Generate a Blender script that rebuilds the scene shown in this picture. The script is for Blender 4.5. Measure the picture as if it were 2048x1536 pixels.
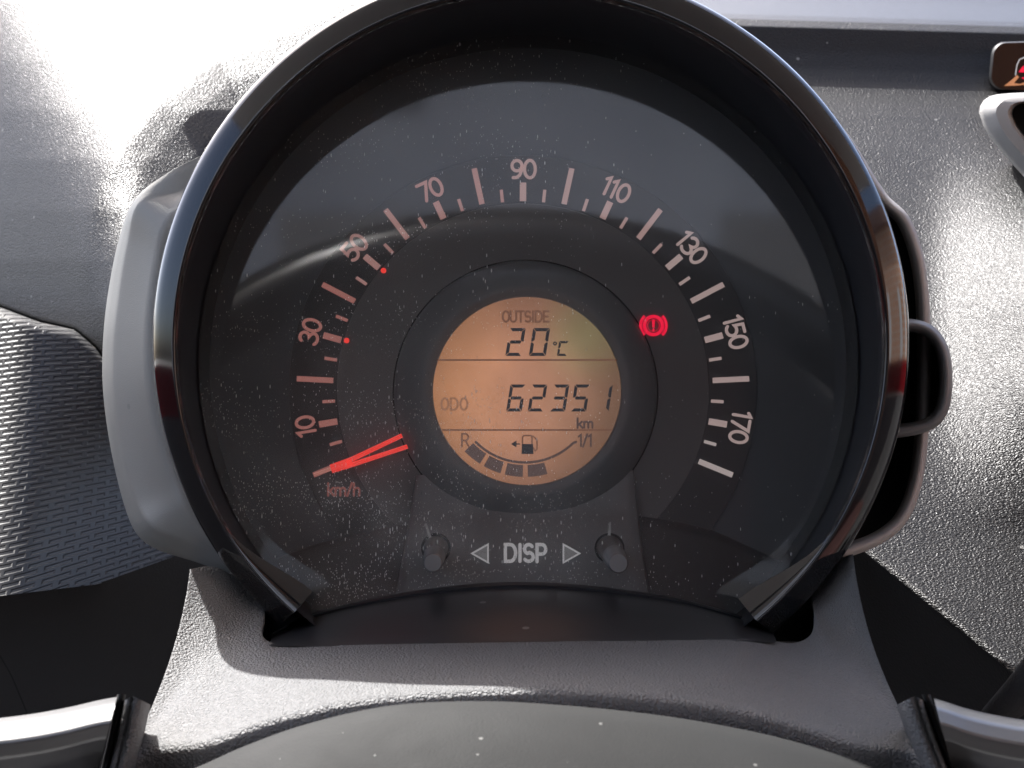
import bpy, bmesh, math, random
import numpy as np
from mathutils import Vector

random.seed(7)
R = math.radians
EXPO = 1.75
for o in list(bpy.data.objects):
    bpy.data.objects.remove(o, do_unlink=True)
scene = bpy.context.scene
col = scene.collection

# ------------------------------------------------------------------ camera
D = 0.40            # metres from the camera to the gauge lens
S = 0.000125        # metres per photo pixel (2048 wide) at the lens
cam_d = bpy.data.cameras.new('camera')
cam = bpy.data.objects.new('camera', cam_d)
col.objects.link(cam)
cam.location = (0, -D, 0)
cam.rotation_euler = (R(90), 0, 0)
cam_d.sensor_width = 36
cam_d.angle = 2 * math.atan(1024 * S / D)
cam_d.clip_start = 0.01
cam_d.clip_end = 5000
cam_d.dof.use_dof = True
cam_d.dof.focus_distance = D + 0.015
cam_d.dof.aperture_fstop = 50
scene.camera = cam

# ------------------------------------------------------------------ light
SUN = Vector((-0.31, 0.46, 0.82)).normalized()      # towards the sun
world = bpy.data.worlds.new('World')
scene.world = world
world.use_nodes = True
wn = world.node_tree
sky = wn.nodes.new('ShaderNodeTexSky')
sky.sky_type = 'NISHITA'
sky.sun_disc = False
sky.air_density = 0.65
sky.dust_density = 3.0
sky.ozone_density = 0.0
sky.sun_elevation = math.asin(SUN.z)
sky.sun_rotation = math.atan2(SUN.x, SUN.y)
bg = wn.nodes['Background']
bg.inputs['Strength'].default_value = 0.13
wn.links.new(sky.outputs['Color'], bg.inputs['Color'])
sl = bpy.data.lights.new('sun', 'SUN')
sl.energy = 3.4
sl.angle = R(0.5)
sl.color = (1.0, 0.985, 0.965)
so = bpy.data.objects.new('sun', sl)
col.objects.link(so)
so.rotation_euler = (-SUN).to_track_quat('-Z', 'Y').to_euler()
scene.view_settings.view_transform = 'Standard'
scene.view_settings.look = 'None'
scene.view_settings.exposure = EXPO
scene.view_settings.gamma = 1.0


# ------------------------------------------------------------------ helpers
def W(px, py, y=0.0):
    """Point that the photograph shows at pixel (px, py), y metres behind the lens plane."""
    k = S * (D + y) / D
    return ((px - 1024) * k, y, (768 - py) * k)


BASE = {}


def thing(name, label, cat, loc, group=None):
    o = bpy.data.objects.new(name, None)
    col.objects.link(o)
    o.location = loc
    o.empty_display_size = 0.02
    o['label'] = label
    o['category'] = cat
    if group:
        o['group'] = group
    BASE[o] = Vector(loc)
    return o


def obj(name, verts, faces, mat, parent=None, smooth=True, label=None, kind=None, sharp=None):
    base = BASE[parent] if parent else Vector((0, 0, 0))
    me = bpy.data.meshes.new(name)
    me.from_pydata([tuple(Vector(v) - base) for v in verts], [], faces)
    me.validate()
    bm = bmesh.new()
    bm.from_mesh(me)
    bmesh.ops.remove_doubles(bm, verts=bm.verts, dist=1e-7)
    bm.to_mesh(me)
    bm.free()
    if smooth:
        me.polygons.foreach_set('use_smooth', [True] * len(me.polygons))
        if sharp:
            me.set_sharp_from_angle(angle=R(sharp))
    me.materials.append(mat)
    o = bpy.data.objects.new(name, me)
    col.objects.link(o)
    if parent:
        o.parent = parent
    BASE[o] = base
    if label:
        o['label'] = label
    if kind:
        o['kind'] = kind
    return o


def grid(rows, closed=False):
    """verts, faces of a sheet from rows of points"""
    n = len(rows[0])
    v = [p for r in rows for p in r]
    f = []
    for i in range(len(rows) - 1):
        for j in range(n if closed else n - 1):
            k = (j + 1) % n
            f.append((i * n + j, (i + 1) * n + j, (i + 1) * n + k, i * n + k))
    return v, f


def sheet(name, rows, mat, parent=None, closed=False, **kw):
    v, f = grid(rows, closed)
    return obj(name, v, f, mat, parent, **kw)


def interp(pts, n):
    """n points along a polyline (any dimension), smoothed with Catmull-Rom"""
    P = np.array(pts, float)
    seg = np.linalg.norm(np.diff(P[:, :2], axis=0), axis=1)
    t = np.concatenate([[0], np.cumsum(seg)])
    q = np.linspace(0, t[-1], n)
    out = []
    for x in q:
        i = min(max(np.searchsorted(t, x) - 1, 0), len(P) - 2)
        u = (x - t[i]) / (t[i + 1] - t[i])
        p0 = P[max(i - 1, 0)]; p1 = P[i]; p2 = P[i + 1]; p3 = P[min(i + 2, len(P) - 1)]
        h = t[i + 1] - t[i]
        h0 = max(t[i] - t[max(i - 1, 0)], 1e-9); h2 = max(t[min(i + 2, len(P) - 1)] - t[i + 1], 1e-9)
        m1 = (p2 - p0) / (h + h0) * h if i > 0 else (p2 - p1)
        m2 = (p3 - p1) / (h + h2) * h if i + 2 < len(P) else (p2 - p1)
        u2, u3 = u * u, u * u * u
        out.append((2 * u3 - 3 * u2 + 1) * p1 + (u3 - 2 * u2 + u) * m1 + (-2 * u3 + 3 * u2) * p2 + (u3 - u2) * m2)
    return [tuple(p) for p in out]


def lin(x, xs, ys):
    return float(np.interp(x, xs, ys))


def box_verts(c, u, v, w):
    c, u, v, w = map(Vector, (c, u, v, w))
    vs = [c + a * u + b * v + d * w for a in (-1, 1) for b in (-1, 1) for d in (-1, 1)]
    fs = [(0, 1, 3, 2), (4, 6, 7, 5), (0, 4, 5, 1), (2, 3, 7, 6), (0, 2, 6, 4), (1, 5, 7, 3)]
    return vs, fs


# ------------------------------------------------------------------ materials
def mat(name, color=(0.05, 0.05, 0.05), rough=0.5, metal=0.0, spec=0.5, emit=None, es=1.0, coat=0.0):
    m = bpy.data.materials.new(name)
    m.use_nodes = True
    b = m.node_tree.nodes['Principled BSDF']
    b.inputs['Base Color'].default_value = (*color, 1)
    b.inputs['Roughness'].default_value = rough
    b.inputs['Metallic'].default_value = metal
    b.inputs['Specular IOR Level'].default_value = spec
    b.inputs['Coat Weight'].default_value = coat
    b.inputs['Coat Roughness'].default_value = 0.05
    if emit:
        b.inputs['Emission Color'].default_value = (*emit, 1)
        b.inputs['Emission Strength'].default_value = es
    return m


def N(m, t, **kw):
    n = m.node_tree.nodes.new(t)
    for k, v in kw.items():
        if k in n.inputs:
            n.inputs[k].default_value = v
        else:
            setattr(n, k, v)
    return n


def coords(m, scale=(1, 1, 1), rot=(0, 0, 0)):
    tc = N(m, 'ShaderNodeTexCoord')
    mp = N(m, 'ShaderNodeMapping')
    mp.inputs['Scale'].default_value = scale
    mp.inputs['Rotation'].default_value = rot
    m.node_tree.links.new(tc.outputs['Object'], mp.inputs['Vector'])
    return mp.outputs['Vector']


def grain(m, scale=900.0, depth=0.0002, strength=0.6, distort=0.6, speck=0.0, tone=0.0, aniso=1.0):
    """fine leather-like grain: bump only, plus sparse dust specks and a slight uneven tone"""
    L = m.node_tree.links
    b = m.node_tree.nodes['Principled BSDF']
    co = coords(m)
    ca = coords(m, (1 / aniso, 1, 1.15)) if aniso != 1.0 else co
    n1 = N(m, 'ShaderNodeTexNoise', Scale=scale, Detail=2.0, Roughness=0.5, Distortion=distort)
    L.new(ca, n1.inputs['Vector'])
    n2 = N(m, 'ShaderNodeTexVoronoi', Scale=scale * 1.25, feature='SMOOTH_F1')
    n2.inputs['Smoothness'].default_value = 0.6
    L.new(ca, n2.inputs['Vector'])
    mx = N(m, 'ShaderNodeMath', operation='MULTIPLY_ADD')
    L.new(n2.outputs['Distance'], mx.inputs[0])
    mx.inputs[1].default_value = -0.8
    L.new(n1.outputs['Fac'], mx.inputs[2])
    bp = N(m, 'ShaderNodeBump', Strength=strength, Distance=depth)
    L.new(mx.outputs[0], bp.inputs['Height'])
    L.new(bp.outputs['Normal'], b.inputs['Normal'])
    base = tuple(b.inputs['Base Color'].default_value)
    colr = None
    if tone:
        n3 = N(m, 'ShaderNodeTexNoise', Scale=35.0, Detail=5.0, Roughness=0.6)
        L.new(co, n3.inputs['Vector'])
        rr = N(m, 'ShaderNodeMapRange')
        rr.inputs['From Min'].default_value = 0.3
        rr.inputs['From Max'].default_value = 0.7
        rr.inputs['To Min'].default_value = b.inputs['Roughness'].default_value - tone
        rr.inputs['To Max'].default_value = b.inputs['Roughness'].default_value + tone
        L.new(n3.outputs['Fac'], rr.inputs['Value'])
        L.new(rr.outputs[0], b.inputs['Roughness'])
    if speck:
        vs = N(m, 'ShaderNodeTexVoronoi', Scale=speck)
        L.new(co, vs.inputs['Vector'])
        sx = N(m, 'ShaderNodeSeparateColor')
        L.new(vs.outputs['Color'], sx.inputs[0])
        th = N(m, 'ShaderNodeMath', operation='MULTIPLY')
        L.new(sx.outputs[0], th.inputs[0])
        th.inputs[1].default_value = 0.16
        sub = N(m, 'ShaderNodeMath', operation='SUBTRACT')
        L.new(th.outputs[0], sub.inputs[0])
        sub.inputs[1].default_value = 0.055
        lt = N(m, 'ShaderNodeMath', operation='LESS_THAN')
        L.new(vs.outputs['Distance'], lt.inputs[0])
        L.new(sub.outputs[0], lt.inputs[1])
        mc = N(m, 'ShaderNodeMix', data_type='RGBA')
        L.new(lt.outputs[0], mc.inputs[0])
        mc.inputs[6].default_value = base
        mc.inputs[7].default_value = (0.2, 0.2, 0.19, 1)
        L.new(mc.outputs[2], b.inputs['Base Color'])
    return m


M = {}
M['dash'] = grain(mat('dash_plastic', (0.016, 0.016, 0.016), 0.36, spec=0.34), 1500, 0.00034, 0.9, 0.9, speck=140, aniso=1.4)
M['dash_low'] = grain(mat('lower_dash_plastic', (0.026, 0.026, 0.027), 0.6, spec=0.3), 1100, 0.0002, 0.6)
M['cover'] = grain(mat('column_plastic', (0.19, 0.19, 0.19), 0.55, spec=0.42), 1700, 0.0006, 1.0, speck=220, tone=0.06)
M['pad'] = grain(mat('airbag_plastic', (0.021, 0.0215, 0.021), 0.75, spec=0.25), 1700, 0.00008, 0.4, speck=190, tone=0.05)
M['gloss'] = mat('gloss_black', (0.008, 0.008, 0.009), 0.08, spec=0.5, coat=0.6)
M['tunnel'] = mat('satin_tunnel', (0.012, 0.015, 0.020), 0.42)
M['ledge'] = grain(mat('ledge_plastic', (0.03, 0.031, 0.035), 0.32), 1600, 0.00004, 0.3, speck=110)
M['shell'] = grain(mat('silver_shell', (0.25, 0.246, 0.228), 0.48, 0.2), 2500, 0.00006, 0.5, speck=140)
M['shell_edge'] = grain(mat('grey_shell', (0.36, 0.35, 0.335), 0.5), 2200, 0.00005, 0.3)
M['dark'] = mat('black_plastic', (0.010, 0.010, 0.011), 0.5)
M['groove'] = mat('groove_black', (0.004, 0.004, 0.004), 0.8)
M['dial'] = grain(mat('dial_face', (0.085, 0.09, 0.10), 0.6), 3000, 0.00002, 0.3)
M['band'] = mat('dial_band', (0.045, 0.046, 0.048), 0.6)
M['inner'] = mat('dial_inner', (0.125, 0.12, 0.118), 0.6)
M['collar'] = mat('lcd_collar', (0.17, 0.18, 0.185), 0.5)
M['skirt'] = mat('dial_skirt', (0.032, 0.032, 0.034), 0.45)
M['panel'] = mat('button_panel', (0.19, 0.19, 0.19), 0.5)
M['knob'] = mat('knob_grey', (0.17, 0.17, 0.17), 0.35, spec=0.9)
M['letter'] = mat('grey_letters', (0.8, 0.8, 0.8), 0.5, emit=(.2, .2, .2), es=2 ** -EXPO)  # emission added to plain print in place of ambient light on it
M['arrow'] = mat('dark_grey_marks', (0.3, 0.3, 0.3), 0.5, emit=(.05, .05, .05), es=2 ** -EXPO)  # slight glow added here too, for the light falling on the marks
M['alu'] = mat('brushed_silver', (0.22, 0.22, 0.222), 0.36, 1.0)
GLOW = 2 ** -EXPO        # emitters keep their look when the exposure is set
M['lcd_dark'] = mat('lcd_segment', (0.02, 0.02, 0.022), 0.6, emit=(.022, .022, .026), es=GLOW)
M['lcd_mid'] = mat('lcd_grey_segment', (0.04, 0.03, 0.03), 0.6, emit=(.085, .055, .05), es=GLOW)
M['lcd_faint'] = mat('lcd_print', (0.08, 0.05, 0.04), 0.6, emit=(.15, .07, .045), es=GLOW)
M['lcd_ghost'] = mat('lcd_ghost_print', (0.12, 0.08, 0.06), 0.6, emit=(.27, .13, .075), es=GLOW)
M['red'] = mat('needle_red', (0.35, 0.02, 0.015), 0.4, emit=(.78, .042, .03), es=GLOW)
M['tip'] = mat('needle_tip', (0.3, 0.15, 0.12), 0.5, emit=(.35, .13, .10), es=GLOW)
M['warn'] = mat('warning_red', (0.25, 0.01, 0.02), 0.5, emit=(.85, .006, .045), es=GLOW)
for k in range(5):        # the dial print is lit from behind, redder to the left
    t = k / 4
    c = (0.42 + .12 * t, 0.165 + 0.29 * t, 0.14 + 0.29 * t)
    M['print%d' % k] = mat('dial_print_%d' % k, (c[0] * .5, c[1] * .5, c[2] * .5), 0.6, emit=c, es=GLOW * .62)


def lcd_glow():
    m = mat('lcd_backlight', (0.10, 0.07, 0.05), 0.5)
    L = m.node_tree.links
    b = m.node_tree.nodes['Principled BSDF']
    co = coords(m)
    sep = N(m, 'ShaderNodeSeparateXYZ')
    L.new(co, sep.inputs[0])
    mr = N(m, 'ShaderNodeMapRange')
    L.new(sep.outputs[0], mr.inputs['Value'])
    x0, x1 = W(870, 0, 0.012)[0] - CL[0], W(1240, 0, 0.012)[0] - CL[0]
    mr.inputs['From Min'].default_value = x0
    mr.inputs['From Max'].default_value = x1
    cr = N(m, 'ShaderNodeValToRGB')
    e = cr.color_ramp.elements
    e[0].position = 0.0; e[0].color = (0.74, 0.33, 0.155, 1)
    e[1].position = 1.0; e[1].color = (0.34, 0.185, 0.115, 1)
    x = e.new(0.45); x.color = (0.54, 0.255, 0.155, 1)
    L.new(mr.outputs[0], cr.inputs[0])
    # greenish polariser tint towards the upper right
    g = N(m, 'ShaderNodeVectorMath', operation='DISTANCE')
    L.new(co, g.inputs[0])
    p = W(1175, 665, 0.012)
    g.inputs[1].default_value = (p[0] - CL[0], p[1] - CL[1], p[2] - CL[2])
    gr = N(m, 'ShaderNodeMapRange', interpolation_type='SMOOTHSTEP')
    L.new(g.outputs['Value'], gr.inputs['Value'])
    gr.inputs['From Min'].default_value = 0.0
    gr.inputs['From Max'].default_value = 0.016
    gr.inputs['To Min'].default_value = 0.7
    gr.inputs['To Max'].default_value = 0.0
    mx = N(m, 'ShaderNodeMix', data_type='RGBA')
    L.new(gr.outputs[0], mx.inputs[0])
    L.new(cr.outputs[0], mx.inputs[6])
    mx.inputs[7].default_value = (0.40, 0.36, 0.17, 1)
    L.new(mx.outputs[2], b.inputs['Emission Color'])
    # uneven backlight; shade near the rim is painted into its strength
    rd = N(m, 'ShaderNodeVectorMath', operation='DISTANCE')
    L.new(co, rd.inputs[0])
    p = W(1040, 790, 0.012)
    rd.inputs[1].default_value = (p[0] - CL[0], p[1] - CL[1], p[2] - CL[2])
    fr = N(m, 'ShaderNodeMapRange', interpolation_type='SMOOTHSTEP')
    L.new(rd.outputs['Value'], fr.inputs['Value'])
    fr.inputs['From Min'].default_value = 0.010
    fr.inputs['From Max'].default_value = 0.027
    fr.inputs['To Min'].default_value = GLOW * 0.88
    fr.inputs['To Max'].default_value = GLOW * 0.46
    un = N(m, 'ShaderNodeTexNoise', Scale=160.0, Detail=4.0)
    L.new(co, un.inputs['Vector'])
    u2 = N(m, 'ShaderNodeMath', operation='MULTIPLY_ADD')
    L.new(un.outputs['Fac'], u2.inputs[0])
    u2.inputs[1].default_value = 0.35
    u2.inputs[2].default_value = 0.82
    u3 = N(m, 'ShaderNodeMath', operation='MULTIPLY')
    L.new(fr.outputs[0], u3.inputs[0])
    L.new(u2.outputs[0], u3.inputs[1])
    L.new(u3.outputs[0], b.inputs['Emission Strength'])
    return m


def lens_mat():
    m = bpy.data.materials.new('clear_lens')
    m.use_nodes = True
    nt = m.node_tree
    L = nt.links
    nt.nodes.remove(nt.nodes['Principled BSDF'])
    out = nt.nodes['Material Output']
    tr = N(m, 'ShaderNodeBsdfTransparent')
    tr.inputs[0].default_value = (0.94, 0.95, 0.96, 1)
    gl = N(m, 'ShaderNodeBsdfGlossy')
    gl.inputs['Roughness'].default_value = 0.05
    fr = N(m, 'ShaderNodeFresnel', IOR=1.6)
    mx = N(m, 'ShaderNodeMixShader')
    L.new(fr.outputs[0], mx.inputs[0])
    L.new(tr.outputs[0], mx.inputs[1])
    L.new(gl.outputs[0], mx.inputs[2])
    # dust: short upright flecks, denser on the left half
    df = N(m, 'ShaderNodeBsdfDiffuse')
    df.inputs[0].default_value = (0.62, 0.64, 0.62, 1)
    co = coords(m)
    masks = []
    sep = N(m, 'ShaderNodeSeparateXYZ')
    L.new(co, sep.inputs[0])
    side = N(m, 'ShaderNodeMapRange', interpolation_type='SMOOTHSTEP')
    L.new(sep.outputs[0], side.inputs['Value'])
    side.inputs['From Min'].default_value = 0.045
    side.inputs['From Max'].default_value = -0.035
    side.inputs['To Min'].default_value = 0.08
    side.inputs['To Max'].default_value = 1.0
    low = N(m, 'ShaderNodeMapRange', interpolation_type='SMOOTHSTEP')
    L.new(sep.outputs[2], low.inputs['Value'])
    low.inputs['From Min'].default_value = 0.075
    low.inputs['From Max'].default_value = 0.0
    low.inputs['To Min'].default_value = 0.25
    low.inputs['To Max'].default_value = 1.0
    dens = N(m, 'ShaderNodeMath', operation='MULTIPLY')
    L.new(side.outputs[0], dens.inputs[0])
    L.new(low.outputs[0], dens.inputs[1])
    patch = N(m, 'ShaderNodeTexNoise', Scale=45.0, Detail=3.0)
    L.new(co, patch.inputs['Vector'])
    pm = N(m, 'ShaderNodeMapRange')
    L.new(patch.outputs['Fac'], pm.inputs['Value'])
    pm.inputs['From Min'].default_value = 0.27
    pm.inputs['From Max'].default_value = 0.65
    d2 = N(m, 'ShaderNodeMath', operation='MULTIPLY')
    L.new(dens.outputs[0], d2.inputs[0])
    L.new(pm.outputs[0], d2.inputs[1])
    for sc, thr, rot in (((1900, 350, 480), 0.6, 0.12), ((2700, 500, 1300), 1.3, -0.25)):
        c2 = coords(m, sc, (0, rot, 0))
        v = N(m, 'ShaderNodeTexVoronoi', Scale=1.0)
        L.new(c2, v.inputs['Vector'])
        sp = N(m, 'ShaderNodeSeparateColor')
        L.new(v.outputs['Color'], sp.inputs[0])
        # keep a cell where its random value is under the local density
        k = N(m, 'ShaderNodeMath', operation='LESS_THAN')
        L.new(sp.outputs[0], k.inputs[0])
        dd = N(m, 'ShaderNodeMath', operation='MULTIPLY')
        L.new(d2.outputs[0], dd.inputs[0])
        dd.inputs[1].default_value = thr
        L.new(dd.outputs[0], k.inputs[1])
        r = N(m, 'ShaderNodeMapRange', interpolation_type='SMOOTHSTEP')
        L.new(v.outputs['Distance'], r.inputs['Value'])
        r.inputs['From Min'].default_value = 0.32
        r.inputs['From Max'].default_value = 0.12
        a = N(m, 'ShaderNodeMath', operation='MULTIPLY')
        L.new(k.outputs[0], a.inputs[0])
        L.new(r.outputs[0], a.inputs[1])
        b2 = N(m, 'ShaderNodeMath', operation='MULTIPLY')
        L.new(a.outputs[0], b2.inputs[0])
        L.new(sp.outputs[1], b2.inputs[1])
        masks.append(b2)
    ad = N(m, 'ShaderNodeMath', operation='ADD')
    L.new(masks[0].outputs[0], ad.inputs[0])
    L.new(masks[1].outputs[0], ad.inputs[1])
    hz = N(m, 'ShaderNodeMath', operation='MULTIPLY_ADD')   # thin film of dust
    c3 = coords(m, (420, 60, 60), (0, 0.2, 0))
    n3 = N(m, 'ShaderNodeTexNoise', Scale=1.0, Detail=6.0, Roughness=0.65)
    L.new(c3, n3.inputs['Vector'])
    r3 = N(m, 'ShaderNodeMapRange')
    L.new(n3.outputs['Fac'], r3.inputs['Value'])
    r3.inputs['From Min'].default_value = 0.35
    r3.inputs['From Max'].default_value = 0.75
    r3.inputs['To Min'].default_value = 0.75
    r3.inputs['To Max'].default_value = 1.25
    fm = N(m, 'ShaderNodeMath', operation='MULTIPLY_ADD')
    L.new(d2.outputs[0], fm.inputs[0])
    fm.inputs[1].default_value = 1.0
    fm.inputs[2].default_value = 0.16
    f3 = N(m, 'ShaderNodeMath', operation='MULTIPLY')
    L.new(fm.outputs[0], f3.inputs[0])
    L.new(r3.outputs[0], f3.inputs[1])
    L.new(f3.outputs[0], hz.inputs[0])
    hz.inputs[1].default_value = 0.2
    L.new(ad.outputs[0], hz.inputs[2])
    mn = N(m, 'ShaderNodeMath', operation='MINIMUM')
    L.new(hz.outputs[0], mn.inputs[0])
    mn.inputs[1].default_value = 0.8
    m2 = N(m, 'ShaderNodeMixShader')
    L.new(mn.outputs[0], m2.inputs[0])
    L.new(mx.outputs[0], m2.inputs[1])
    L.new(df.outputs[0], m2.inputs[2])
    L.new(m2.outputs[0], out.inputs['Surface'])
    return m


def weave_mat():
    """embossed basket weave: offset rows of short raised bars"""
    m = mat('woven_plastic', (0.036, 0.036, 0.036), 0.45, spec=0.28)
    L = m.node_tree.links
    b = m.node_tree.nodes['Principled BSDF']
    tc = N(m, 'ShaderNodeTexCoord')
    mp = N(m, 'ShaderNodeMapping')
    L.new(tc.outputs['UV'], mp.inputs['Vector'])
    mp.inputs['Rotation'].default_value = (0, 0, R(-9))
    br = N(m, 'ShaderNodeTexBrick')
    L.new(mp.outputs['Vector'], br.inputs['Vector'])
    br.inputs['Scale'].default_value = 1.0
    br.inputs['Brick Width'].default_value = 27
    br.inputs['Row Height'].default_value = 12.0
    br.inputs['Mortar Size'].default_value = 3.9
    br.inputs['Mortar Smooth'].default_value = 0.5
    br.offset = 0.5
    inv = N(m, 'ShaderNodeMath', operation='MULTIPLY')
    L.new(br.outputs['Fac'], inv.inputs[0])
    inv.inputs[1].default_value = 1.0
    bp = N(m, 'ShaderNodeBump', Strength=1.0, Distance=0.0005)
    L.new(inv.outputs[0], bp.inputs['Height'])
    L.new(bp.outputs['Normal'], b.inputs['Normal'])
    return m


# ------------------------------------------------------------------ strokes and glyphs (photo pixels)
def arc(cx, cy, rx, ry, a0, a1, n=10):
    return [(cx + rx * math.cos(R(a0 + (a1 - a0) * i / n)), cy + ry * math.sin(R(a0 + (a1 - a0) * i / n))) for i in range(n + 1)]


GL = {
    '0': (0.66, [('c', arc(.33, .5, .27, .44, 0, 360, 24)[:-1])]),
    'O': (0.66, [('c', arc(.33, .5, .27, .44, 0, 360, 24)[:-1])]),
    '1': (0.40, [('o', [(.06, .80), (.24, .94), (.24, .06)])]),
    '3': (0.62, [('o', arc(.28, .71, .24, .23, 150, -75, 10) + arc(.28, .27, .28, .22, 80, -150, 12))]),
    '5': (0.62, [('o', [(.52, .94), (.12, .94), (.09, .52)] + arc(.28, .32, .28, .26, 118, -145, 12))]),
    '7': (0.60, [('o', [(.04, .93), (.55, .93), (.2, .06)])]),
    '9': (0.64, [('c', arc(.31, .67, .25, .26, 0, 360, 20)[:-1]), ('o', [(.56, .67), (.54, .42), (.45, .2), (.30, .08), (.12, .07)])]),
    'k': (0.52, [('o', [(.06, .04), (.06, .96)]), ('o', [(.42, .62), (.08, .28)]), ('o', [(.2, .38), (.46, .04)])]),
    'm': (0.86, [('o', [(.06, .04), (.06, .62)]), ('o', [(.06, .5), (.2, .62), (.34, .6), (.40, .48), (.40, .04)]), ('o', [(.40, .5), (.54, .62), (.68, .6), (.74, .48), (.74, .04)])]),
    'h': (0.54, [('o', [(.06, .04), (.06, .96)]), ('o', [(.06, .5), (.2, .62), (.36, .6), (.44, .48), (.44, .04)])]),
    '/': (0.44, [('o', [(.04, .02), (.36, .98)])]),
    'D': (0.72, [('c', [(.08, .06), (.08, .94), (.34, .94)] + arc(.34, .5, .28, .44, 75, -75, 10) + [(.34, .06)])]),
    'I': (0.24, [('o', [(.1, .06), (.1, .94)])]),
    'S': (0.62, [('o', arc(.29, .70, .22, .24, 35, 250, 9) + arc(.29, .29, .24, .23, 80, -145, 10))]),
    'P': (0.62, [('o', [(.08, .04), (.08, .94), (.32, .94)] + arc(.32, .69, .22, .25, 75, -75, 8) + [(.32, .44), (.1, .44)])]),
    'U': (0.64, [('o', [(.06, .94), (.06, .35)] + arc(.30, .33, .24, .27, 180, 360, 10) + [(.54, .94)])]),
    'T': (0.60, [('o', [(.04, .93), (.54, .93)]), ('o', [(.29, .93), (.29, .05)])]),
    'E': (0.56, [('o', [(.48, .93), (.06, .93), (.06, .07), (.48, .07)]), ('o', [(.06, .5), (.42, .5)])]),
    'R': (0.62, [('o', [(.06, .04), (.06, .94), (.30, .94)] + arc(.30, .70, .22, .24, 75, -75, 8) + [(.30, .46), (.08, .46)]), ('o', [(.32, .46), (.54, .04)])]),
    'C': (0.60, [('o', arc(.32, .5, .26, .44, 50, 310, 14))]),
    ' ': (0.3, []),
}


def stroke(pts, w, closed=False):
    """flat ribbon with mitred joints and round ends, in 2-D"""
    P = [Vector(p) for p in pts]
    n = len(P)
    Lf, Rt = [], []
    for i in range(n):
        a = P[i - 1] if (closed or i > 0) else None
        c = P[(i + 1) % n] if (closed or i < n - 1) else None
        d1 = (P[i] - a).normalized() if a is not None else None
        d2 = (c - P[i]).normalized() if c is not None else None
        if d1 is None: d1 = d2
        if d2 is None: d2 = d1
        n1 = Vector((-d1.y, d1.x)); n2 = Vector((-d2.y, d2.x))
        mt = (n1 + n2)
        mt = mt.normalized() if mt.length > 1e-6 else n1
        k = 1 / max(0.5, mt.dot(n1))
        Lf.append(P[i] + mt * w / 2 * k)
        Rt.append(P[i] - mt * w / 2 * k)
    vs = Lf + Rt
    fs = []
    for i in range(n if closed else n - 1):
        j = (i + 1) % n
        fs.append((i, n + i, n + j, j))
    if not closed:
        for idx, d in ((0, P[0] - P[1]), (n - 1, P[-1] - P[-2])):
            a0 = math.atan2(d.y, d.x)
            k0 = len(vs)
            m_ = 5
            for q in range(m_ + 1):
                a = a0 - math.pi / 2 + math.pi * q / m_
                vs.append(P[idx] + Vector((math.cos(a), math.sin(a))) * w / 2)
            fs.append(tuple(range(k0, k0 + m_ + 1)))
    return [tuple(v) for v in vs], fs


def text2d(txt, h, th, gap=0.08, wide=1.0, slant=0.0):
    """glyph ribbons centred on the origin, y up, in pixels"""
    vs, fs = [], []
    x = 0
    for ch in txt:
        w, parts = GL[ch]
        for kind, pts in parts:
            v, f = stroke([((x + p[0] * wide) * h, (p[1] - .5) * h) for p in pts], th, kind == 'c')
            k = len(vs)
            vs += v
            fs += [tuple(i + k for i in q) for q in f]
        x += (w - 0.06) * wide + gap
    tw = (x - gap) * h
    vs = [(vx - tw / 2 + vy * slant, vy) for vx, vy in vs]
    return vs, fs


def place2d(vs, cx, cy, yfun, rot=0):
    c, s = math.cos(rot), math.sin(rot)
    out = []
    for x, y in vs:
        px, py = cx + x * c - y * s, cy - (x * s + y * c)
        out.append(W(px, py, yfun(px, py) if callable(yfun) else yfun))
    return out


def thick(verts, faces, t):
    """give a flat mark its own thickness towards the back"""
    n = len(verts)
    vs = [tuple(v) for v in verts] + [(v[0], v[1] + t, v[2]) for v in verts]
    cnt = {}
    for f in faces:
        for i in range(len(f)):
            e = (f[i], f[(i + 1) % len(f)])
            cnt[e] = cnt.get(e, 0) + 1
    fs = list(faces) + [tuple(n + i for i in reversed(f)) for f in faces]
    for (a, b) in cnt:
        if (b, a) not in cnt:
            fs.append((b, a, n + a, n + b))
    return vs, fs


def flat(name, v2, f2, cx, cy, yf, m, parent, rot=0, t=0.0003, **kw):
    v = place2d(v2, cx, cy, yf, rot)
    v, f = thick(v, f2, t)
    return obj(name, v, f, m, parent, smooth=False, **kw)


# ================================================================== dashboard
dash = thing('dashboard', 'dark grey grained plastic dashboard behind the round speedometer', 'dashboard', W(1024, 900, 0.2))

crease = np.array([(900, -45), (760, -8), (700, 14), (640, 36), (437, 113), (318, 205), (246, 294), (205, 360), (180, 440), (168, 520), (165, 600), (172, 800)], float)


def crease_dist(px, py):
    best, sg = 1e9, 1
    p = np.array((px, py))
    for a, b in zip(crease[:-1], crease[1:]):
        d = b - a
        t = min(max(np.dot(p - a, d) / np.dot(d, d), 0), 1)
        q = a + t * d
        r = np.linalg.norm(p - q)
        if r < best:
            best = r
            sg = 1 if d[0] * (p - a)[1] - d[1] * (p - a)[0] < 0 else -1
    return best * sg


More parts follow.
